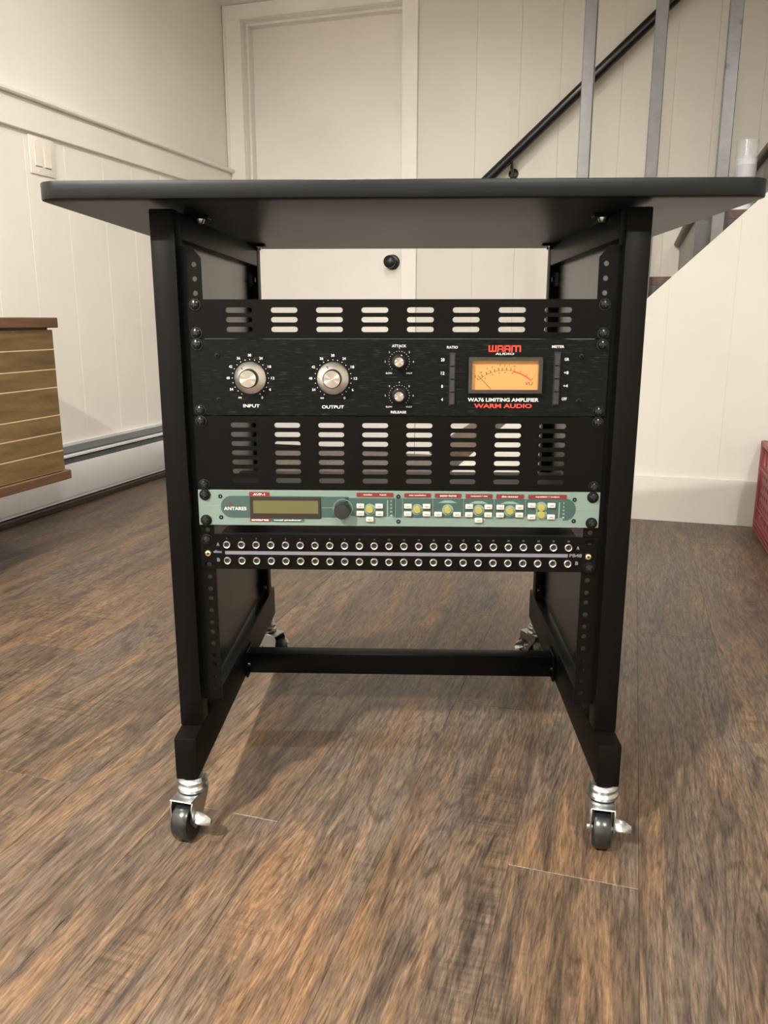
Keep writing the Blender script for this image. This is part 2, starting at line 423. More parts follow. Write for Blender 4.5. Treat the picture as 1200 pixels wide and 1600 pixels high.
# ceiling, other walls ----------------------------------------------
cl = MB(); cl.box(XL-.1, XR+.05, YF-.1, 1.84, CEIL, CEIL+.12); cl.box(XL-.1, -.25, 1.84, YB+.14, CEIL, CEIL+.12)
clo = struct(cl.build('ceiling', M_ceil, smooth=0))
MB().box(-.25, XR+.05, 1.80, 1.84, CEIL+.12, 3.0).build('stairwell_bulkhead', M_wall, clo, smooth=0)
MB().box(-.29, -.25, 1.80, YB+.14, CEIL+.12, 3.0).build('stairwell_bulkhead', M_wall, clo, smooth=0)
MB().box(-.29, XR+.05, 1.80, YB+.14, 3.0, 3.05).build('stairwell_ceiling', M_ceil, clo, smooth=0)
struct(MB().box(XR, XR+.1, YF-.1, YB+.14, 0, 3.0).build('wall_right', M_wall, smooth=0))
struct(MB().box(XL-.1, XR+.1, YF-.1, YF, 0, CEIL).build('wall_front', M_wall, smooth=0))
# stair side wall (white, raked top) ---------------------------------
YS = 1.853
def rake(x): return .720 + .952*(x-.297)
x_toe = .297 - .720/.952 + .02
sw = MB()
xe = XR; ztop = CEIL - .002; xk = .297 + (ztop-.72)/.952
ws = None
cuts = [x_toe, -.22, -.03, .16, .3535, .545, .74, .93, 1.13, 1.33, 1.53, XR]
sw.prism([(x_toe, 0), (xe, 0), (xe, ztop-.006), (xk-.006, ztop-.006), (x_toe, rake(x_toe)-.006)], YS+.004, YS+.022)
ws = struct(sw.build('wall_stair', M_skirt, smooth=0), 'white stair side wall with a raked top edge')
for a, b_ in zip(cuts[:-1], cuts[1:]):
    a2, b2 = a+.00012, b_-.00012
    pts = [(a2, 0), (b2, 0)]
    if b2 <= xk: pts += [(b2, rake(b2)), (a2, rake(a2))]
    elif a2 < xk: pts += [(b2, ztop), (xk, ztop), (a2, rake(a2))]
    else: pts += [(b2, ztop), (a2, ztop)]
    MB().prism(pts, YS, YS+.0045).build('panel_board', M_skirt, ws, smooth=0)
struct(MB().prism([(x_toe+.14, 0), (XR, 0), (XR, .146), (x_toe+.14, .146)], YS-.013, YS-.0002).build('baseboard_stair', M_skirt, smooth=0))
struct(MB().box(-.745, -.47, YB-.013, YB-.0002, 0, .14, .002).build('baseboard_back', M_trim))
# staircase -----------------------------------------------------------
st = thing('staircase', 'wooden staircase with brown treads and dark grey painted balusters', 'staircase', (-.40, 2.4, 0))
def sl(b, name, m, smooth=0):
    b.xform(Matrix.Translation((.40, -2.4, 0))); return b.build(name, m, st, smooth=smooth)
RISE, RUN, NS = .1955, .206, 12
def rx(k): return .419 + (k-5)*RUN
for k in range(1, NS+1):
    zt = k*RISE
    nose = rx(k)-.024
    sl(MB().box(rx(k), rx(k)+.016, 1.936, YB-.001, zt-RISE+ (.0 if k > 1 else 0), zt-.0262), 'riser', M_riser)
    t = MB(); rr = .0125
    prof = [(rx(k)+RUN+.016, zt-.026), (rx(k)+RUN+.016, zt), (nose+rr, zt)]
    prof += [(nose+rr-rr*math.sin(R(a)), zt-.013+.013*math.cos(R(a))) for a in (30, 60, 90, 120, 150)] + [(nose+rr, zt-.026)]
    t.prism(prof, 1.924, YB-.001)
    sl(t, 'tread', M_tread, 40)
def stringer(y0, y1, mt):
    b = MB()
    for k in range(1, NS+1):
        x0, x1 = rx(k)+.0, rx(k)+RUN
        b.prism([(x0, 0 if k < 3 else (k-2.6)*RISE), (x1, 0 if k < 2 else (k-1.6)*RISE), (x1, k*RISE-.0265), (x0, k*RISE-.0265)], y0, y1)
    return sl(b, 'stringer', mt)
stringer(1.926, 1.9355, M_greywood)
for k in range(3, NS-3):
    xc = .274 + (k-4.2+.2)*RUN
    z0 = max(0.0, (k-1)*RISE-.03)
    b = MB().box(xc-.0185, xc+.0185, 1.880, 1.9235, z0, min(z0+1.45, 2.9), .002)
    sl(b, 'baluster', M_bal)
# handrail on back wall ----------------------------------------------
hr = thing('handrail', 'round black handrail fixed to the panelled wall above the stairs', 'handrail', (-.43, YB-.06, 1.237))
def hp(x): return (x+.43, 0, (x+.405)*.875+1.259-1.237)
MB().tube([hp(-.445), hp(-.43), hp(1.55), hp(1.565)], [.015, .0225, .0225, .015], 16).build('rail', M_hand, hr)
for bx in (-.305, .62, 1.40):
    x_, _, z_ = hp(bx)
    b = MB().tube([(x_, 0, z_-.012), (x_, .006, z_-.05), (x_+.0, .03, z_-.066), (x_, .059, z_-.066)], .0075, 8)
    b.lathe([(0, 0), (.022, 0), (.022, .004), (.012, .008), (0, .008)], (x_, .0597, z_-.066), (0, -1, 0), 14)
    b.build('bracket', M_hand, hr)
# baseboard heater ---------------------------------------------------
ht = thing('baseboard_heater', 'white electric baseboard heater with dark slot along the left wall', 'heater', (XL, 0.9, 0))
HY0, HY1 = -1.9, 2.02-.9+.82
MB().box(0, .014, HY0, HY1, .034, .212, .002).build('back_plate', M_heat, ht)
MB().box(.072, .082, HY0, HY1, .034, .151, .003, 2).build('front_cover', M_heat, ht)
MB().prism([(.014, .200), (.062, .188), (.062, .170), (.014, .175)], HY0, HY1).build('top_fin', M_darkgap, ht, smooth=0)
MB().prism([(.060, .182), (.075, .179), (.075, .173), (.060, .175)], HY0, HY1).build('damper_blade', M_heat, ht, smooth=0)
MB().box(.014, .070, HY0, HY1, .050, .168).build('element', M_darkgap, ht, smooth=0)
MB().box(.001, .078, HY0, HY1, .024, .034, .001).build('bottom_rail', M_heat, ht)
for fy in (HY0+.05, 0, HY1-.05):
    MB().box(.02, .06, fy-.02, fy+.02, 0, .024).build('foot', M_darkgap, ht)
struct(MB().box(XL+.062, XL+.092, YF, YB-.3, 0, .021, .003).build('baseboard_left', M_darkshoe))
# light switch --------------------------------------------------------
lsw = thing('light_switch', 'white double rocker light switch plate on the left wall', 'light switch', (XL, 1.557, 1.1835))
b = MB().box(.0003, .006, -.062, .062, -.0605, .0605, .003, 2); b.build('plate', M_switch, lsw)
for yy in (-.023, .023):
    b = MB(); p8 = [(.006, -.033), (.0090, -.033), (.0072, .033), (.006, .033)]
    A = [b.bm.verts.new((u, yy-.0165, v)) for u, v in p8]; B = [b.bm.verts.new((u, yy+.0165, v)) for u, v in p8]
    fs = [b.bm.faces.new(A), b.bm.faces.new(B[::-1])] + [b.bm.faces.new((A[(i+1) % 4], A[i], B[i], B[(i+1) % 4])) for i in range(4)]
    bmesh.ops.recalc_face_normals(b.bm, faces=fs)
    rk = b.build('rocker', M_switch, lsw, smooth=0)
    MB().box(.0058, .0064, yy-.017, yy+.017, -.0365, -.033).build('gap', M_switchslot, rk, smooth=0)
    for zz in (-.048, .048): MB().lathe([(0, .0012), (.003, .001), (.0034, 0)], (.0058, yy, zz), (1, 0, 0), 10).build('screw', M_switch, lsw)
# wooden record console at left ----------------------------------------
cn = thing('slatted_console', 'low wooden console with golden horizontal slats and reddish frame by the left wall', 'console', (-1.43, .40, 0))
cy0, cy1 = -.12, .99-.40
X0, X1 = -.17, .18
MB().box(X0, X1+.006, cy0-.02, cy1, .626, .653, .002).build('top_board', M_frame, cn)
MB().box(X0, X1+.006, cy0-.02, cy1, .209, .234, .002).build('bottom_board', M_frame, cn)
MB().box(X0+.01, X1-.014, cy0, cy1-.021, .234, .626).build('carcass', M_slat, cn, smooth=0)
MB().box(X1-.014, X1-.0012, cy0, cy1-.0190, .2370, .6195).build('slat_backing', M_pale, cn, smooth=0)  # pale sheet draws the lit raw-wood edges as lines in the gaps
zz = [.622, .569, .516, .467, .391, .343, .292, .2365]
for a, b_ in zip(zz[:-1], zz[1:]):
    MB().box(X1-.0065, X1-.0005, cy0, cy1-.0185, b_+.0014, a-.0014, .0006).build('slat', M_slat, cn, smooth=0)
for lx in (X0+.03, X1-.035):
    for ly in (cy0+.06, .20):
        MB().prism([(lx-.018, .209), (lx+.028, .209), (lx+.024, 0), (lx-.010, 0)], ly, ly+.036).build('leg', M_frame, cn, smooth=0)
# red crate -------------------------------------------------------------
cr = thing('milk_crate', 'red plastic lattice crate on the floor against the stair wall', 'crate', (.832, 1.645, 0))
S2, HH, TK = .165, .28, .012
def crate_wall():
    holes = []
    for i in range(8):
        for j in range(4):
            cx = -.126 + i*.036; cz = .090 + j*.029
            if abs(cx) < .075 and cz > .15 and False: continue
            holes.append([(cx-.011, cz), (cx, cz-.011), (cx+.011, cz), (cx, cz+.011)])
    for i in range(5): holes.append(rrect(-.14+i*.058, -.14+i*.058+.046, .040, .066, .008, 3))
    for x0, x1 in ((-.145, -.075), (.075, .145)): holes.append(rrect(x0, x1, .205, .262, .006, 2))
    holes.append(rrect(-.060, .060, .212, .250, .016, 4))
    out = [(-S2, .006), (S2, .006), (S2, HH), (-S2, HH)]
    return plate_mesh(out, holes, 0, .006)
cwm = finish(crate_wall(), M_red_plastic, 0)
for q in range(4):
    o = link('side_panel', cwm, cr); o.rotation_euler = (0, 0, q*math.pi/2)
    o.location = Vector((0, -S2+.001, 0)); o.location.rotate(Matrix.Rotation(q*math.pi/2, 3, 'Z'))
for zz_, th, pr in ((HH-.012, .014, .008), (.195, .008, .006), (.071, .006, .004), (.030, .007, .006), (.016, .007, .006), (.002, .007, .006)):
    f = MB(); e = S2+pr
    f.box(-e, e, -e, -S2+.006, zz_, zz_+th); f.box(-e, e, S2-.006, e, zz_, zz_+th); f.box(-e, -S2+.006, -S2+.006, S2-.006, zz_, zz_+th); f.box(S2-.006, e, -S2+.006, S2-.006, zz_, zz_+th)
    f.build('rim', M_red_plastic, cr, smooth=0)
for sx in (-1, 1):
    for sy in (-1, 1):
        MB().box(sx*S2-.008, sx*S2+.008, sy*S2-.008, sy*S2+.008, .002, HH+.002, .003).build('corner_post', M_red_plastic, cr)
MB().box(-S2+.006, S2-.006, -S2+.006, S2-.006, .006, .012).build('base', M_red_plastic, cr, smooth=0)
# spray can ---------------------------------------------------------------
sc = thing('spray_can', 'white spray can with clear cap standing on a stair tread', 'spray can', (.556, 2.0, 5*RISE))
MB().lathe([(0, .001), (.029, 0), (.0325, .003), (.0315, .006), (.0315, .148), (.0325, .151), (.030, .155), (.022, .164), (.012, .168), (.012, .172), (0, .172)], seg=32).build('body', M_can, sc)
b = MB(); n = 14
for k in range(n):
    a0, a1 = R(-150+120*k/n), R(-150+120*(k+1)/n); rr = .0318
    b.quad((rr*math.cos(a0), rr*math.sin(a0), .02), (rr*math.cos(a1), rr*math.sin(a1), .02), (rr*math.cos(a1), rr*math.sin(a1), .138), (rr*math.cos(a0), rr*math.sin(a0), .138))
b.build('label', M_canlabel, sc)
MB().lathe([(0, .172), (.0085, .172), (.0085, .186), (.006, .189), (0, .189)], seg=16).build('nozzle', M_can, sc)
MB().lathe([(.0325, .154), (.0332, .154), (.0325, .209), (0, .2095), (0, .2085), (.0315, .208), (.0322, .156)], seg=32).build('cap', M_cap, sc)
# ceiling lights -----------------------------------------------------------
lnames = ['round recessed ceiling light behind the viewer on the left', 'round recessed ceiling light behind the viewer on the right', 'round recessed ceiling light between the table and the left wall', 'round recessed ceiling light nearest the white door', 'round recessed ceiling light between the table and the crate']
for (lx, ly, wt), nm in zip(LIGHTS, lnames):
    t = thing('ceiling_light', nm, 'ceiling light', (lx, ly, CEIL-.012), 0, 'recessed ceiling lights')
    MB().lathe([(.062, .010), (.062, 0), (.066, -.003), (.082, .004), (.084, .0118), (.064, .0118)], seg=32).build('trim_ring', M_trim, t)
    MB().lathe([(0, .006), (.063, .006), (.063, .011), (0, .011)], seg=32).build('lens', M_lens, t)
    la = bpy.data.lights.new('downlight', 'AREA'); la.shape = 'DISK'; la.size = .15; la.energy = wt; la.color = LIGHT_COL; la.spread = LIGHT_SPREAD
    lo = bpy.data.objects.new('lamp', la); COL.objects.link(lo); lo.parent = t; lo.location = (0, 0, .002)

# ================================================================= RACK TABLE (own frame, turned 15 degrees)
TH = R(15)
def LW(x, y, z): return (x*math.cos(TH)-y*math.sin(TH), x*math.sin(TH)+y*math.cos(TH), z)
T, U = .669, .04445
BASE = {}
def rthing(name, label, cat, base):
    o = thing(name, label, cat, LW(*base), TH); BASE[o.name] = Vector(base); return o
def rb(b, name, m, root, parent=None, smooth=35, label=None):
    """shape given in table coordinates -> part of root (or sub-part of parent)"""
    if isinstance(b, MB): me = finish(b.mesh(name), m, smooth)
    else: me = finish(b, m, smooth)
    me.transform(Matrix.Translation(-BASE[root.name]))
    o = link(name, me, parent or root)
    if label: o['label'] = label
    return o

rt = rthing('rack_table', 'black steel rack table with a charcoal laminate top on casters', 'rack table', (0, .25, 0))
WP, PW = .2762, .028
ZF0, ZF1, ZP = .0835, .1404, .7651
def rprism_top():
    b = MB(); pts = rrect(-.3824, .3829, -.0564, .5569, .022, 6)
    b.prism(pts, .7691, .7875, 'z')
    es = [e for e in b.bm.edges if abs(e.verts[0].co.z-e.verts[1].co.z) < 1e-6]
    bmesh.ops.bevel(b.bm, geom=es, offset=.0018, segments=2, profile=.5, affect='EDGES'); return b
rb(rprism_top(), 'tabletop', M_top, rt)
for sx in (-1, 1):
    X = sorted((sx*(WP-PW), sx*WP))
    for (y0, y1) in ((-.012, .018), (.482, .512)):
        rb(MB().box(*X, y0, y1, ZF1, ZP, .0018, 2), 'post', M_black, rt)
    rb(MB().box(*X, -.0453, .546, ZF0, ZF1, .0022, 2), 'foot_rail', M_black, rt)
    rb(MB().box(*X, .018, .482, .735, ZP, .0022, 2), 'top_rail', M_black, rt)
    xi = sorted((sx*.2615, sx*.2655))
    rb(MB().box(*xi, .018, .482, ZF1+.008, .735), 'side_panel', M_side, rt, smooth=0)
    # panel fixing clips in the corners
    for (yc, zc) in ((.470, .712), (.470, .163), (.030, .163), (.030, .712)):
        x0 = sx*.2615
        b = MB().box(*sorted((x0, x0-sx*.008)), yc-.004, yc+.008, zc-.012, zc+.012, .001)
        b.lathe([(0, .003), (.004, .003), (.0045, 0)], (x0-sx*.008, yc+.002, zc), (-sx, 0, 0), 10)
        rb(b, 'panel_clip', M_gloss, rt)
    # tabs that hold the top
    for yc in (.085, .470):
        b = MB().box(*sorted((sx*.262, sx*.2315)), yc-.009, yc+.009, .7652, .7690, .0008)
        o = rb(b, 'top_tab', M_black, rt)
        rb(MB().lathe([(0, .006), (.004, .0055), (.006, .002), (.006, 0)], (sx*.2435, yc, .7652), (0, 0, -1), 12), 'tab_screw', M_zinc, rt, o)
    # rack rail: L angle with punched front flange
    z0, z1 = .1709, .7268; xo, xin = sx*.2482, sx*.2245
    out = [(xo, z0), (xin, z0), (xin, z1-.0125), (sx*.2352, z1), (xo, z1)]
    if sx > 0: out = out[::-1]
    zs = []; k0 = T + 2*U
    for u in range(-2, 13):
        for dz in (6.35, 22.225, 38.1):
            z = T - u*U - dz/1000
            if z0+.006 < z < z1-.009: zs.append(z)
    me = plate_mesh(out, [circ_pts(sx*.2325, z, .0030, 10) for z in zs], .0032, .002)
    ra = rb(me, 'rack_rail', M_black2, rt, smooth=0)
    rb(MB().box(*sorted((xo, xo-sx*.002)), .0052, .040, z0, z1), 'rail_flange', M_black2, rt, ra, smooth=0)
# stretcher ------------------------------------------------------------
rb(MB().box(-.2482, .2482, .265, .293, .0865, .1210, .0018, 2), 'stretcher', M_black, rt)
for sx in (-1, 1):
    b = MB().box(*sorted((sx*.2482, sx*.2442)), .256, .302, .082, .126, .001)
    o = rb(b, 'stretcher_flange', M_black, rt)
    rb(MB().lathe([(0, .004), (.004, .004), (.005, 0)], (sx*.2442, .2605, .104), (-sx, 0, 0), 10), 'flange_bolt', M_gloss, rt, o)
# casters ----------------------------------------------------------------
def caster(x, y, ang, brake):
    e = empty('caster', (x-0, y-.25, 0)); e.parent = rt; e.rotation_euler = (0, 0, ang)
    def part(b, name, m, smooth=35): return link(name, finish(b.mesh(name), m, smooth), e)
    H = ZF0
    # local: wheel trails toward -y
    part(MB().lathe([(0, H), (.013, H), (.013, H-.005), (.0155, H-.006), (.0165, H-.009), (.0185, H-.011), (.0185, H-.0145), (.0165, H-.0165), (.0175, H-.018), (.0195, H-.020), (.0195, H-.0235), (.016, H-.025), (0, H-.025)], seg=28), 'swivel_bearing', M_zinc)
    wy, wr, ww = -.020, .0255, .0105
    b = MB()
    for s in (-1, 1):
        xx = sorted((s*.0135, s*.0152))
        b.prism([(-.030, H-.026), (.012, H-.026), (.010, H-.034), (-.010, .022), (-.026, .018), (-.032, .026), (-.034, H-.034)], *xx, 'x')
    b.box(-.0152, .0152, -.034, .014, H-.0270, H-.0250, .0008)
    part(b, 'fork', M_zinc)
    part(MB().lathe([(0, -.0105), (.007, -.0105), (.008, -.0085), (.018, -.0085), (.0235, -.0105), (.0255, -.0075), (.0255, .0075), (.0235, .0105), (.018, .0085), (.008, .0085), (.007, .0105), (0, .0105)], (0, wy, wr), (1, 0, 0), 36), 'wheel', M_rubber)
    part(MB().lathe([(0, -.018), (.005, -.018), (.005, .018), (0, .018)], (0, wy, wr), (1, 0, 0), 12), 'axle', M_zinc)
    if brake:
        b = MB(); n = 8; rows = []
        for k in range(n+1):
            t = k/n; xx = .0155 + .020*t; hw = .011*math.sin(math.pi*(.30+.62*t))
            rows.append([Vector((xx, wy-.004+hw*s, .042 - .008*t*t - .010*abs(s)**2*(1-.3*t))) for s in (-1, -.5, 0, .5, 1)])
        V = [[b.bm.verts.new(p) for p in r] for r in rows]; V2 = [[b.bm.verts.new(p-Vector((0, 0, .0016))) for p in r] for r in rows]
        for i in range(n):
            for j in range(4):
                b.bm.faces.new((V[i][j], V[i+1][j], V[i+1][j+1], V[i][j+1])); b.bm.faces.new((V2[i][j], V2[i][j+1], V2[i+1][j+1], V2[i+1][j]))
        for i in range(n):
            b.bm.faces.new((V[i][0], V2[i][0], V2[i+1][0], V[i+1][0])); b.bm.faces.new((V[i][4], V[i+1][4], V2[i+1][4], V2[i][4]))
        b.bm.faces.new([V[0][j] for j in range(5)] + [V2[0][j] for j in range(4, -1, -1)]); b.bm.faces.new([V[n][j] for j in range(4, -1, -1)] + [V2[n][j] for j in range(5)])
        bmesh.ops.recalc_face_normals(b.bm, faces=b.bm.faces)
        part(b, 'brake_lever', M_zinc)
    return e
caster(-.262, -.022, R(-13), True)
caster(.262, -.022, R(-10), True)
caster(-.262, .520, R(60), True)
caster(.262, .520, R(-150), True)

# ================================================================= RACK GEAR
def screw_mesh():
    b = MB(); b.lathe([(0, .0052), (.0018, .0051), (.0046, .0038), (.0053, .0020), (.0054, .0012), (.0068, .0011), (.0070, 0)], (0, 0, 0), (0, -1, 0), 20)
    b.mi = 1; b.box(-.0026, .0026, -.0056, -.0050, -.0005, .0005); b.box(-.0005, .0005, -.0056, -.0050, -.0026, .0026)
    return finish(b.mesh('screw'), [M_gloss, M_hole])
SCREW = screw_mesh()
def screws(root, lst, y=0):
    for i, (x, z) in enumerate(lst):
        o = link('screw', SCREW, root, Vector((x, y, z)) - BASE[root.name]); o.rotation_euler = (0, R((37*i+15) % 90), 0)
HW = .2413
def ear_screws(zt, zb): return [(s*.2325, z) for s in (-1, 1) for z in (zt-.00635, zb+.00635)]
COLS = [-.1825 + .05195*k for k in range(8)]
def vent(name, label, zt, n, rows):
    g = .0004; zb = zt - n*U
    r = rthing(name, label, 'vent panel', (0, 0, zb))
    holes = [slot_pts(cx, z, .0308, .0060) for cx in COLS for z in rows]
    rb(plate_mesh([(-HW, zb+g), (HW, zb+g), (HW, zt-g), (-HW, zt-g)], holes, 0, .0018), 'face_plate', M_black2, r, smooth=0)
    rb(MB().box(-.2245, .2245, .0018, .012, zt-g-.0015, zt-g), 'top_lip', M_black2, r, smooth=0)
    rb(MB().box(-.2245, .2245, .0018, .012, zb+g, zb+g+.0015), 'bottom_lip', M_black2, r, smooth=0)
    screws(r, ear_screws(zt, zb)); return r
vent('vent_panel', 'short black vent panel with three rows of slots above the compressor', T, 1, [T-.0124, T-.02305, T-.0339])
V0 = T-3*U
vent('vent_panel', 'tall black vent panel with seven rows of slots below the compressor', V0, 2, [T-.1443-.01107*k for k in range(7)])

# ---- compressor ---------------------------------------------------------
zt, zb = T-U, T-3*U
cpz = rthing('compressor_unit', 'black two-unit limiting amplifier with silver knobs and amber needle meter', 'audio compressor', (0, 0, zb))
rb(MB().box(-HW, HW, 0, .003, zb+.0005, zt-.0005, .0006), 'front_panel', M_brushed, cpz)
rb(MB().box(-.218, .218, .003, .26, zb+.003, zt-.003), 'chassis', M_chassis, cpz, smooth=0)
screws(cpz, ear_screws(zt, zb))
for (x, z) in ((-0.2097, 0.6054), (-0.2099, 0.5549), (0.2096, 0.6050), (0.2089, 0.5545)):
    rb(MB().lathe([(0, -.0002), (.0012, -.0002), (.0014, .0012), (.0030, .0008), (.0033, 0)], (x, 0, z), (0, -1, 0), 14), 'panel_bolt', M_gloss, cpz)
def txt(s, c, wpx, hpx, root, m=M_white, parent=None, bold=.0, name='lettering', y=-.0001):
    return rb(text_mesh(s, c[0], c[1], wpx/1000, hpx/1000, y, bold=bold), name, m, root, parent, smooth=0)
def big_knob(c, ang, nm):
    x, z = c
    k = rb(MB().lathe([(.0188, 0), (.0188, .0012), (.0180, .0024), (.0115, .0058), (.0108, .0065)], (0, 0, 0), (0, -1, 0), 48), 'knob_skirt', M_spun, cpz)
    k.location = Vector((x, 0, z)); k.data.transform(Matrix.Translation(BASE[cpz.name])); k.location = Vector((x, 0, z)) - BASE[cpz.name]
    def sub(b, name, m): return link(name, finish(b.mesh(name), m), k)
    sub(MB().lathe([(.0108, .0060), (.0106, .0160), (.0099, .0168), (.0097, .0168)], (0, 0, 0), (0, -1, 0), 40), 'knob_grip', M_knobblack)
    sub(MB().lathe([(.0098, .0165), (.0096, .0171), (0, .0172)], (0, 0, 0), (0, -1, 0), 40), 'knob_cap', M_spun2)
    b = MB().box(-.0005, .0005, -.0005, .0005, .0112, .0158); b.xform(Matrix.Translation((0, -.0048, 0)) @ Matrix.Rotation(R(0), 4, 'X'))
    b.xform(Matrix.Rotation(-ang, 4, 'Y')); sub(b, 'pointer', M_vuink)
    # printed scale
    ms = []; nums = ['60', '54', '48', '42', '36', '30', '24', '18', '12', '6', '0']
    nums[0] = '\u221e'
    for i, s in enumerate(nums):
        a = R(-150 + 30*i); rr = .0262
        ms.append(text_mesh('oo' if i == 0 else s, x+rr*math.sin(a), z+rr*math.cos(a), .0021*(len(s) if i else 2)*.95, .0030 if i else .0018, -.0001, bold=.02))
    rb(join_meshes(ms), 'scale_numbers', M_white, cpz, smooth=0)
    d = MB()
    for i in range(21):
        a = R(-150 + 15*i); rr = .0213; d.lathe([(0, .0002), (.00055, .0002), (.00055, 0)], (x+rr*math.sin(a), 0, z+rr*math.cos(a)), (0, -1, 0), 8)
    rb(d, 'scale_dots', M_white, cpz, smooth=0)
big_knob((-0.1720, 0.5798), R(38), 'input')
big_knob((-0.0754, 0.5796), R(25), 'output')
txt('INPUT', (-0.1720, 0.5475), 19.5, 3.7, cpz, bold=.02); txt('OUTPUT', (-0.0760, 0.5465), 26, 3.7, cpz, bold=.02)
def small_knob(c, top, lo, hi, cap, capc):
    x, z = c
    k = link('small_knob', finish(MB().lathe([(.0085, 0), (.0085, .0010), (.0078, .0022), (.0072, .0026), (.0066, .0130), (.0060, .0138), (.0052, .0138)], (0, 0, 0), (0, -1, 0), 28).mesh('k'), M_knobblack), cpz, Vector((x, 0, z))-BASE[cpz.name])
    link('knob_cap', finish(MB().lathe([(.0054, .0136), (.0052, .0142), (0, .0142)], (0, 0, 0), (0, -1, 0), 28).mesh('k'), M_spun2), k)
    b = MB().box(-.0005, .0005, -.0032, -.0024, .0070, .0082); link('pointer', finish(b.mesh('p'), M_white), k).rotation_euler = (0, R(20 if z > .575 else -15), 0)
    ms = []
    for i, s in enumerate(['1', '2', '3', '4', '5', '6', '7']):
        a = R(-135+45*i)
        if i in (0, 6): continue
        ms.append(text_mesh(s, x+.0163*math.sin(a), z+.0152*math.cos(a), .0014, .0020, -.0001))
    ms.append(text_mesh('SLOW', x-.0118, z-.0132, .0074, .0018, -.0001, bold=.02)); ms.append(text_mesh('FAST', x+.0118, z-.0132, .0070, .0018, -.0001, bold=.02))
    rb(join_meshes(ms), 'scale_numbers', M_white, cpz, smooth=0)
    d = MB()
    for i in range(19):
        a = R(-135 + 15*i); rr = .0118; d.lathe([(0, .0002), (.0004, .0002), (.0004, 0)], (x+rr*math.sin(a), 0, z+rr*math.cos(a)), (0, -1, 0), 6)
    rb(d, 'scale_dots', M_white, cpz, smooth=0)
    txt(cap, capc, 16.5 if cap == 'ATTACK' else 18, 3.0, cpz, bold=.02)
small_knob((0.0014, 0.5989), '4', 0, 0, 'ATTACK', (0.0012, 0.6166))
small_knob((0.0015, 0.5601), '4', 0, 0, 'RELEASE', (0.0008, 0.5407))
def keys(x0, x1, ptop, pbot, n):
    (xa, za), (xb, zb_) = ptop, pbot
    rb(MB().box(x0-.0008, x1+.0008, -.0003, .001, zb_-.0008, za+.0008), 'key_slot', M_hole, cpz, smooth=0)
    h = (za-zb_)/n
    for i in range(n):
        rb(MB().box(x0, x1, -.0035, .001, za-(i+1)*h+.0003, za-i*h-.0003, .0006), 'push_button', M_button, cpz)
keys((0.0601, 0.5807)[0]-.0002, (0.0658, 0.5807)[0]-.0002, (0.0623, 0.6083), (0.0634, 0.5494), 4)
keys((0.1801, 0.5808)[0]-.0006, (0.1863, 0.5808)[0]-.0006, (0.1827, 0.6094), (0.1826, 0.5500), 4)
txt('RATIO', (0.0622, 0.6152), 12.5, 3.0, cpz, bold=.02); txt('METER', (0.1827, 0.6160), 14, 3.0, cpz, bold=.02)
for s, c in (('20', (0.0514, 0.6011)), ('12', (0.0517, 0.5858)), ('8', (0.0512, 0.5708)), ('4', (0.0514, 0.5557))): txt(s, c, 4.2 if len(s) > 1 else 2.1, 3.6, cpz, bold=.02)
for s, c in (('GR', (0.1933, 0.6018)), ('+8', (0.1933, 0.5867)), ('+4', (0.1933, 0.5717)), ('OFF', (0.1926, 0.5567))): txt(s, c, 5.8 if s == 'OFF' else 5.2, 3.4, cpz, bold=.02)
# warm logo, drawn as strokes in heavy rounded capitals
(lx0, lz0), (lx1, lz1) = (0.1036, 0.6099), (0.1406, 0.6175)
def logo():
    W_ = lx1-lx0; H_ = lz1-lz0; cw = W_/4*.92; gp = W_/4*.08+.0; t = .0017; b = MB()
    def bar(x0, x1, z0, z1): b.box(x0, x1, -.0003, 0, z0, z1)
    x = lx0; w1 = cw*1.08
    bar(x, x+t, lz0, lz1); bar(x+w1/2-t/2, x+w1/2+t/2, lz0, lz1); bar(x+w1-t, x+w1, lz0, lz1); bar(x, x+w1, lz0, lz0+t)
    x += w1+gp*.9; w2 = cw*.86
    bar(x, x+t, lz0, lz1); bar(x+w2-t, x+w2, lz0, lz1); bar(x, x+w2, lz1-t, lz1); bar(x, x+w2, lz0+H_*.34, lz0+H_*.34+t*.8)
    x += w2+gp*.9
    bar(x, x+t, lz0, lz1); bar(x+w2-t, x+w2, lz0+H_*.5, lz1); bar(x+w2-t*1.25, x+w2-t*.25, lz0, lz0+H_*.40); bar(x, x+w2, lz1-t, lz1); bar(x, x+w2-.0002, lz0+H_*.34, lz0+H_*.34+t*.8)
    x += w2+gp*.9
    w1 = lx1-x
    bar(x, x+t, lz0, lz1); bar(x+w1/2-t/2, x+w1/2+t/2, lz0, lz1); bar(x+w1-t, x+w1, lz0, lz1); bar(x, x+w1, lz1-t, lz1)
    return b
rb(logo(), 'logo_lettering', M_red, cpz, smooth=0)
txt('AUDIO', (0.1223, 0.6079), 21.5, 2.4, cpz, bold=.02)
txt('WA76 LIMITING AMPLIFIER', (0.1222, 0.5554), 82, 4.4, cpz, bold=.025)
txt('WARM AUDIO', (0.1221, 0.5484), 67, 5.0, cpz, M_red, bold=.03)
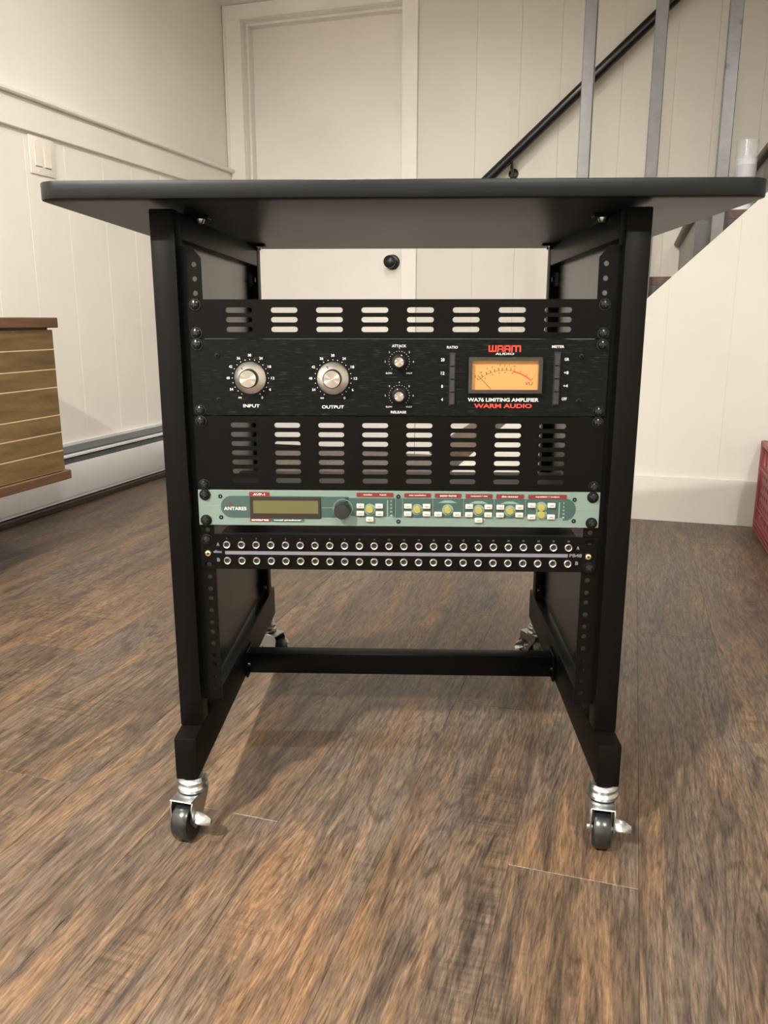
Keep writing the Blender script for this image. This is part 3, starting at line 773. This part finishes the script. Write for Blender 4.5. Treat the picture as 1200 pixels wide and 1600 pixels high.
# needle meter
(ax, az), (bx_, bz_) = (0.0811, 0.6044), (0.1654, 0.5633)
mb_ = MB()
fx0, fx1, fz0, fz1 = ax+.0042, bx_-.0042, bz_+.0040, az-.0040
cxm = (fx0+fx1)/2
me = plate_mesh(rrect(ax, bx_, bz_, az, .0012, 3), [rrect(fx0, fx1, fz0, fz1, .0008, 2)[::-1]], -.0062, .0062)
mt_ = rb(me, 'meter_bezel', M_lcdframe, cpz, smooth=0)
face = rb(MB().box(fx0-.001, fx1+.001, -.0012, -.0002, fz0-.001, fz1+.001), 'meter_face', M_vu, cpz, smooth=0, label='amber meter face marked VU')
pivot = (cxm-.000, fz0-.022)
def pol(r, a): return (pivot[0]+r*math.sin(R(a)), pivot[1]+r*.97*math.cos(R(a)))
yk = -.0013
ink = MB(); redm = MB()
def seg(b, p, q, wd):
    d = Vector((q[0]-p[0], q[1]-p[1])); n_ = Vector((-d.y, d.x)).normalized()*wd/2
    b.quad((p[0]-n_.x, yk, p[1]-n_.y), (q[0]-n_.x, yk, q[1]-n_.y), (q[0]+n_.x, yk, q[1]+n_.y), (p[0]+n_.x, yk, p[1]+n_.y))
ticks = [-42, -34, -27, -21, -15, -9, -4, 2, 8, 13, 22, 32, 42]
for i, a in enumerate(ticks): seg(redm if a > 10 else ink, pol(.0455, a), pol(.0485, a), .0008)
for a0, a1 in zip(range(-42, 12, 6), range(-36, 18, 6)): seg(ink, pol(.0455, a0), pol(.0455, min(a1, 12)), .00035)
for a0 in range(12, 42, 5): seg(redm, pol(.0450, a0), pol(.0450, a0+5), .0014)
rb(ink, 'meter_scale', M_vuink, cpz, face, smooth=0); rb(redm, 'meter_red_zone', M_vured, cpz, face, smooth=0)
ms = [text_mesh(s, *pol(.0512, a), None, .0021, yk) for s, a in (('20', -42), ('10', -33), ('7', -24), ('5', -17), ('3', -7), ('2', -1), ('1', 5), ('0', 12))]
ms += [text_mesh(s, *pol(.0428, a), None, .0014, yk) for s, a in (('20', -32), ('40', -20), ('60', -9), ('80', 0), ('100', 11))]
ms += [text_mesh('VU', fx1-.0105, fz0+.0070, .0085, .0036, yk)]
rb(join_meshes(ms), 'meter_numbers', M_vuink, cpz, face, smooth=0)
rb(join_meshes([text_mesh(s, *pol(.0512, a), None, .0021, yk) for s, a in (('1', 22), ('2', 32), ('3', 41))]), 'meter_red_numbers', M_vured, cpz, face, smooth=0)
(nx0, nz0), (nx1, nz1) = (0.0919, 0.5837), (0.1074, 0.5680)
nb = MB().tube([(nx0, -.0028, nz0), (nx1, -.0028, max(nz1, fz0+.0005))], .00022, 6); rb(nb, 'needle', M_vuink, cpz, face)

# ---- vocal processor -------------------------------------------------------
zt, zb = T-5*U, T-6*U
vp = rthing('vocal_processor', 'sage green one-unit vocal processor with cream keys and small display', 'audio processor', (0, 0, zb))
rb(MB().box(-HW, HW, 0, .003, zb+.0002, zt-.0003, .0006), 'front_panel', M_sage, vp)
rb(MB().box(-.2165, .2165, .003, .137, zb+.0025, zt-.002), 'chassis', M_chassis, vp, smooth=0)
screws(vp, ear_screws(zt, zb))
for (x, z) in ((-0.2140, 0.4384), (-0.2141, 0.4125), (0.0011, 0.4396), (0.0012, 0.4088), (0.2111, 0.4373), (0.2113, 0.4110)):
    rb(MB().lathe([(0, -.0002), (.0010, -.0002), (.0012, .0010), (.0024, .0007), (.0027, 0)], (x, 0, z), (0, -1, 0), 14), 'panel_bolt', M_gloss, vp)
gx0, gz1 = (-0.2139, 0.4392); _, gz0 = (-0.2149, 0.4122)
gxa, _ = (-0.0915, 0.4241)
YP = -.0004
def flat(pts, name, m, parent=None, t=.0004, y=None):
    b = MB(); b.prism(pts, (YP if y is None else y), (YP if y is None else y)+t); return rb(b, name, m, vp, parent, smooth=0)
gh = (gz1-gz0)/2; gzc = (gz0+gz1)/2
lz = [(gx0+gh - gh*math.cos(R(a)), gzc + gh*math.sin(R(a))) for a in range(90, -91, -15)]
flat([(gxa, gz1)] + lz + [(gxa, gz0)], 'logo_field', M_dkgreen)
txt('ANTARES', (-0.1964, 0.4236), 27.5, 4.2, vp, y=-.0007, bold=.02)
lxx, lzz = (-0.2020, 0.4294)
flat([(lxx-.003, lzz-.0022), (lxx+.003, lzz-.0022), (lxx, lzz+.0024)], 'logo_triangle', M_maroon, y=-.0007)
hx0, hz1 = (-0.0920, 0.4387); hx1, hz0 = (0.2013, 0.4133)
sections = [((-0.0627, 0.4377), (-0.0027, 0.4136)), ((0.0046, 0.4381), (0.0421, 0.4123)), ((0.0429, 0.4383), (0.0790, 0.4117)), ((0.0796, 0.4385), (0.1154, 0.4112)), ((0.1158, 0.4387), (0.1526, 0.4110)), ((0.1530, 0.4390), (0.2060, 0.4106))]
flat([(-0.0920, 0.4390), (-0.0925, 0.4134), (-0.0591, 0.4133), (-0.0588, 0.4389)], 'key_field', M_dkgreen)
for (a, b_) in sections:
    x0, x1 = a[0], b_[0]; z1 = T-5*U-.0092; z0 = T-6*U+.0116; n = 12
    pts = [(x0, z1), (x0, z0+.003)] + [(x0+(x1-x0)*k/n, z0+.003-.0032*math.sin(math.pi*k/n)) for k in range(1, n)] + [(x1, z0+.003), (x1, z1)]
    flat(pts, 'key_field', M_dkgreen)
xs_, zs_ = (-0.0046, 0.4380), (0.0066, 0.4128)
flat([(xs_[0], T-5*U-.0092), (xs_[0], T-6*U+.0116), (zs_[0], T-6*U+.0116), (zs_[0], T-5*U-.0092)], 'key_field', M_dkgreen)
rx_, rz_ = (0.2022, 0.4252)
rcx = rx_; rh = .0135; rzc = T-5.5*U+.0005
flat([(rcx-.004, rzc+rh), (rcx-.004, rzc-rh)] + [(rcx-.002+rh*.95*math.cos(R(a)), rzc+rh*math.sin(R(a))) for a in range(-90, 91, 15)], 'key_field', M_dkgreen, y=-.00035)
# display
(da, dz1), (db, dz0) = (-0.1783, 0.4382), (-0.0925, 0.4114)
disp = rb(MB().box(da, db, -.0012, 0, dz0, dz1, .0004), 'display_bezel', M_lcdframe, vp)
(la, lz1_), (lb, lz0_) = (-0.1742, 0.4339), (-0.0955, 0.4180)
rb(MB().box(la, lb, -.0016, -.0010, lz0_, lz1_), 'display_screen', M_lcd, vp, disp, smooth=0, label='dull green display screen')
def tab(a, b_, m=M_maroon): return flat(rrect(a[0], b_[0], b_[1], a[1], .0010, 2), 'caption_tab', m, y=-.0007)
tab((-0.1788, 0.4441), (-0.1542, 0.4385)); txt('AVP-1', (-0.1669, 0.4413), 14.5, 2.9, vp, bold=.03, y=-.0009)
tab((-0.1790, 0.4117), (-0.1534, 0.4074)); txt('antares', (-0.1665, 0.4097), 21, 2.3, vp, bold=.03, y=-.0009)
tab((-0.1528, 0.4116), (-0.1128, 0.4074), M_dkgreen); txt('vocal producer', (-0.1330, 0.4095), 34, 2.5, vp, bold=.03, y=-.0009)
(ka, kb_) = (-0.0661, 0.4235)
o = link('data_knob', finish(MB().lathe([(.0098, 0), (.0098, .0008), (.0094, .0120), (.0084, .0136), (0, .0138)], (0, 0, 0), (0, -1, 0), 32).mesh('k'), M_knobblack), vp, Vector((ka, 0, kb_))-BASE[vp.name])
rb(MB().lathe([(.0112, .0006), (.0120, .0006), (.0120, 0), (.0112, 0)], (ka+.0003, 0, kb_+.0008), (0, -1, 0), 32, True), 'knob_ring', M_sage, vp)
flat([(-0.0915, 0.4256), (-0.0915, 0.4248), (-0.0760, 0.4248), (-0.0760, 0.4255)], 'print_line', M_sage, y=-.0007)
flat([(-0.2408, 0.4262), (-0.2408, 0.4256), (-0.2158, 0.4255), (-0.2158, 0.4262)], 'print_line', M_midline, y=-.0003)
flat([(0.2136, 0.4251), (0.2136, 0.4244), (0.2394, 0.4242), (0.2394, 0.4248)], 'print_line', M_midline, y=-.0003)
caps = [((-0.0491, 0.4442), (-0.0050, 0.4391), 'modes        input'), ((0.0080, 0.4439), (0.0402, 0.4389), 'mic modeling'), ((0.0447, 0.4438), (0.0765, 0.4387), 'auto-tune'), ((0.0814, 0.4434), (0.1135, 0.4383), 'compressor / gate'), ((0.1179, 0.4433), (0.1508, 0.4382), 'de-esser'), ((0.1559, 0.4432), (0.2016, 0.4380), 'equalizer / output')]
for a, b_, s in caps:
    tab(a, b_); txt(s, ((a[0]+b_[0])/2, (a[1]+b_[1])/2), (b_[0]-a[0])*1000*.62, 2.3, vp, bold=.02, y=-.0009)
KEYM = None
def key(c):
    global KEYM
    if KEYM is None: KEYM = finish(MB().box(-.0047, .0047, -.0034, 0, -.0029, .0029, .0009, 2).mesh('key'), M_cream)
    o = link('key', KEYM, vp, Vector((c[0], 0, c[1]))-BASE[vp.name])
    m_ = text_mesh('on', c[0], c[1], .0045, .0012, -.0036); rb(m_, 'key_legend', M_greyprint, vp, None, smooth=0).parent = o
    o.children[0].data.transform(Matrix.Translation(BASE[vp.name]-Vector((c[0], 0, c[1]))))
ykm = finish(MB().lathe([(.0047, 0), (.0047, .0026), (.0040, .0034), (0, .0036)], (0, 0, 0), (0, -1, 0), 24).mesh('yk'), M_yellow)
rgm = finish(MB().lathe([(.0048, .0007), (.0068, .0007), (.0068, 0), (.0048, 0)], (0, 0, 0), (0, -1, 0), 24, True).mesh('rg'), M_midline)
def ykey(c):
    o = link('round_key', ykm, vp, Vector((c[0], 0, c[1]))-BASE[vp.name]); link('key_ring', rgm, o)
for c in ((-0.0445, 0.4281), (-0.0219, 0.4281), (-0.0446, 0.4190), (-0.0216, 0.4188), (-0.0332, 0.4118), (0.0127, 0.4283), (0.0350, 0.4283), (0.0124, 0.4190), (0.0351, 0.4189), (0.0489, 0.4187), (0.0716, 0.4186), (0.0859, 0.4284), (0.1088, 0.4281), (0.0857, 0.4185), (0.1087, 0.4184), (0.0974, 0.4116), (0.1230, 0.4278), (0.1458, 0.4279), (0.1229, 0.4183), (0.1458, 0.4185), (0.1602, 0.4304), (0.1837, 0.4305), (0.1604, 0.4162), (0.1836, 0.4164)): key(c)
for c in ((-0.0333, 0.4238), (0.0236, 0.4240), (0.0603, 0.4239), (0.0973, 0.4237), (0.1346, 0.4232), (0.1717, 0.4277), (0.1721, 0.4187)): ykey(c)
for px_ in ((-0.0119, 0.4254), (0.1932, 0.4239)): flat(rrect(px_[0]-.0007, px_[0]+.0007, px_[1]-.010, px_[1]+.010, .0005, 2), 'level_bar', M_midline, y=-.0007)
lm = []
for px_ in ((-0.0077, 0.4254), (0.1985, 0.4243)):
    for k, s in enumerate(('0', '6', '12', '24', '48')): lm.append(text_mesh(s, px_[0], px_[1]+.0088-.0044*k, None, .0017, -.0007))
rb(join_meshes(lm), 'level_numbers', M_white, vp, smooth=0)
for px_ in ((-0.0027, 0.4262), (0.0060, 0.4259), (0.0424, 0.4249), (0.0792, 0.4244), (0.1156, 0.4238), (0.1529, 0.4233)): flat([(px_[0]-.0003, px_[1]-.0135), (px_[0]+.0003, px_[1]-.0135), (px_[0]+.0003, px_[1]+.0135), (px_[0]-.0003, px_[1]+.0135)], 'print_line', M_sage, y=-.0006)
for px_ in ((0.0602, 0.4341), (0.0972, 0.4335), (0.1342, 0.4334)):
    flat([(px_[0]-.0115, px_[1]-.0018), (px_[0]+.0115, px_[1]-.0018), (px_[0]+.004, px_[1]+.0014), (px_[0]-.004, px_[1]+.0014)], 'print_wedge', M_midline, y=-.0006)

# ---- patch bay ----------------------------------------------------------------
zt, zb = T-6*U-.0112, T-7*U-.0112
pb = rthing('patch_bay', 'black patch bay with two rows of numbered nickel jacks', 'patch bay', (0, 0, zb))
lug = [slot_pts(s*.2325, z, .0105, .0064) for s in (-1, 1) for z in (zt-.00635, zb+.00635)]
rb(plate_mesh([(-HW, zb+.0004), (HW, zb+.0004), (HW, zt-.0004), (-HW, zt-.0004)], lug, 0, .0022), 'face_plate', M_black2, pb, smooth=0)
rb(MB().box(-.2175, .2175, .0022, .105, zb+.003, zt-.0012), 'chassis', M_chassis, pb, smooth=0)
screws(pb, [(-.2325, zt-.00635), (.2325, zb+.00635)])
jb = MB(); jb.lathe([(.0030, .0006), (.0032, .0026), (.0040, .0030), (.0046, .0024), (.0046, 0)], (0, 0, 0), (0, -1, 0), 20)
jb.mi = 1; jb.lathe([(.0031, .0007), (0, .0006)], (0, 0, 0), (0, -1, 0), 20)
JM = finish(jb.mesh('jack'), [M_steel, M_hole])
for row, z in (('A', T-.2908), ('B', T-.3110)):
    for k in range(24):
        link('jack', JM, pb, Vector((-.2086+.4152*k/23, 0, z))-BASE[pb.name])
rb(join_meshes([text_mesh(str(k+1), -.2086+.4152*k/23, T-.2832, None, .0020, -.0001) for k in range(24)]), 'jack_numbers', M_greyprint, pb, smooth=0)
rb(MB().box(-.2114, .2066, -.0002, .0004, T-.3034, T-.2991), 'stripe', M_greyprint, pb, smooth=0)
for s, x, z in (('A', -.2197, T-.2907), ('B', -.2199, T-.3104), ('A', .2183, T-.2915), ('B', .2178, T-.3107)):
    rb(text_mesh(s, x, z, .0036, .0045, -.0001, bold=.04), 'row_letter', M_greyprint, pb, smooth=0)
rb(text_mesh('PB48', .2160, T-.3010, .0150, .0042, -.0001, bold=.03), 'model_lettering', M_greyprint, pb, smooth=0)
rb(text_mesh('dbx', -.2205, T-.3000, .0110, .0034, -.0001, bold=.04), 'maker_lettering', M_greyprint, pb, smooth=0)
for x in (-.2321, .2310):
    b = MB().lathe([(.0012, .0008), (.0016, .0028), (.0034, .0022), (.0042, .0004), (.0042, 0)], (x, 0, T-.3020), (0, -1, 0), 18)
    b.mi = 1; b.lathe([(.0013, .0010), (0, .0009)], (x, 0, T-.3020), (0, -1, 0), 18)
    rb(b, 'brass_screw', [M_brass, M_hole], pb)
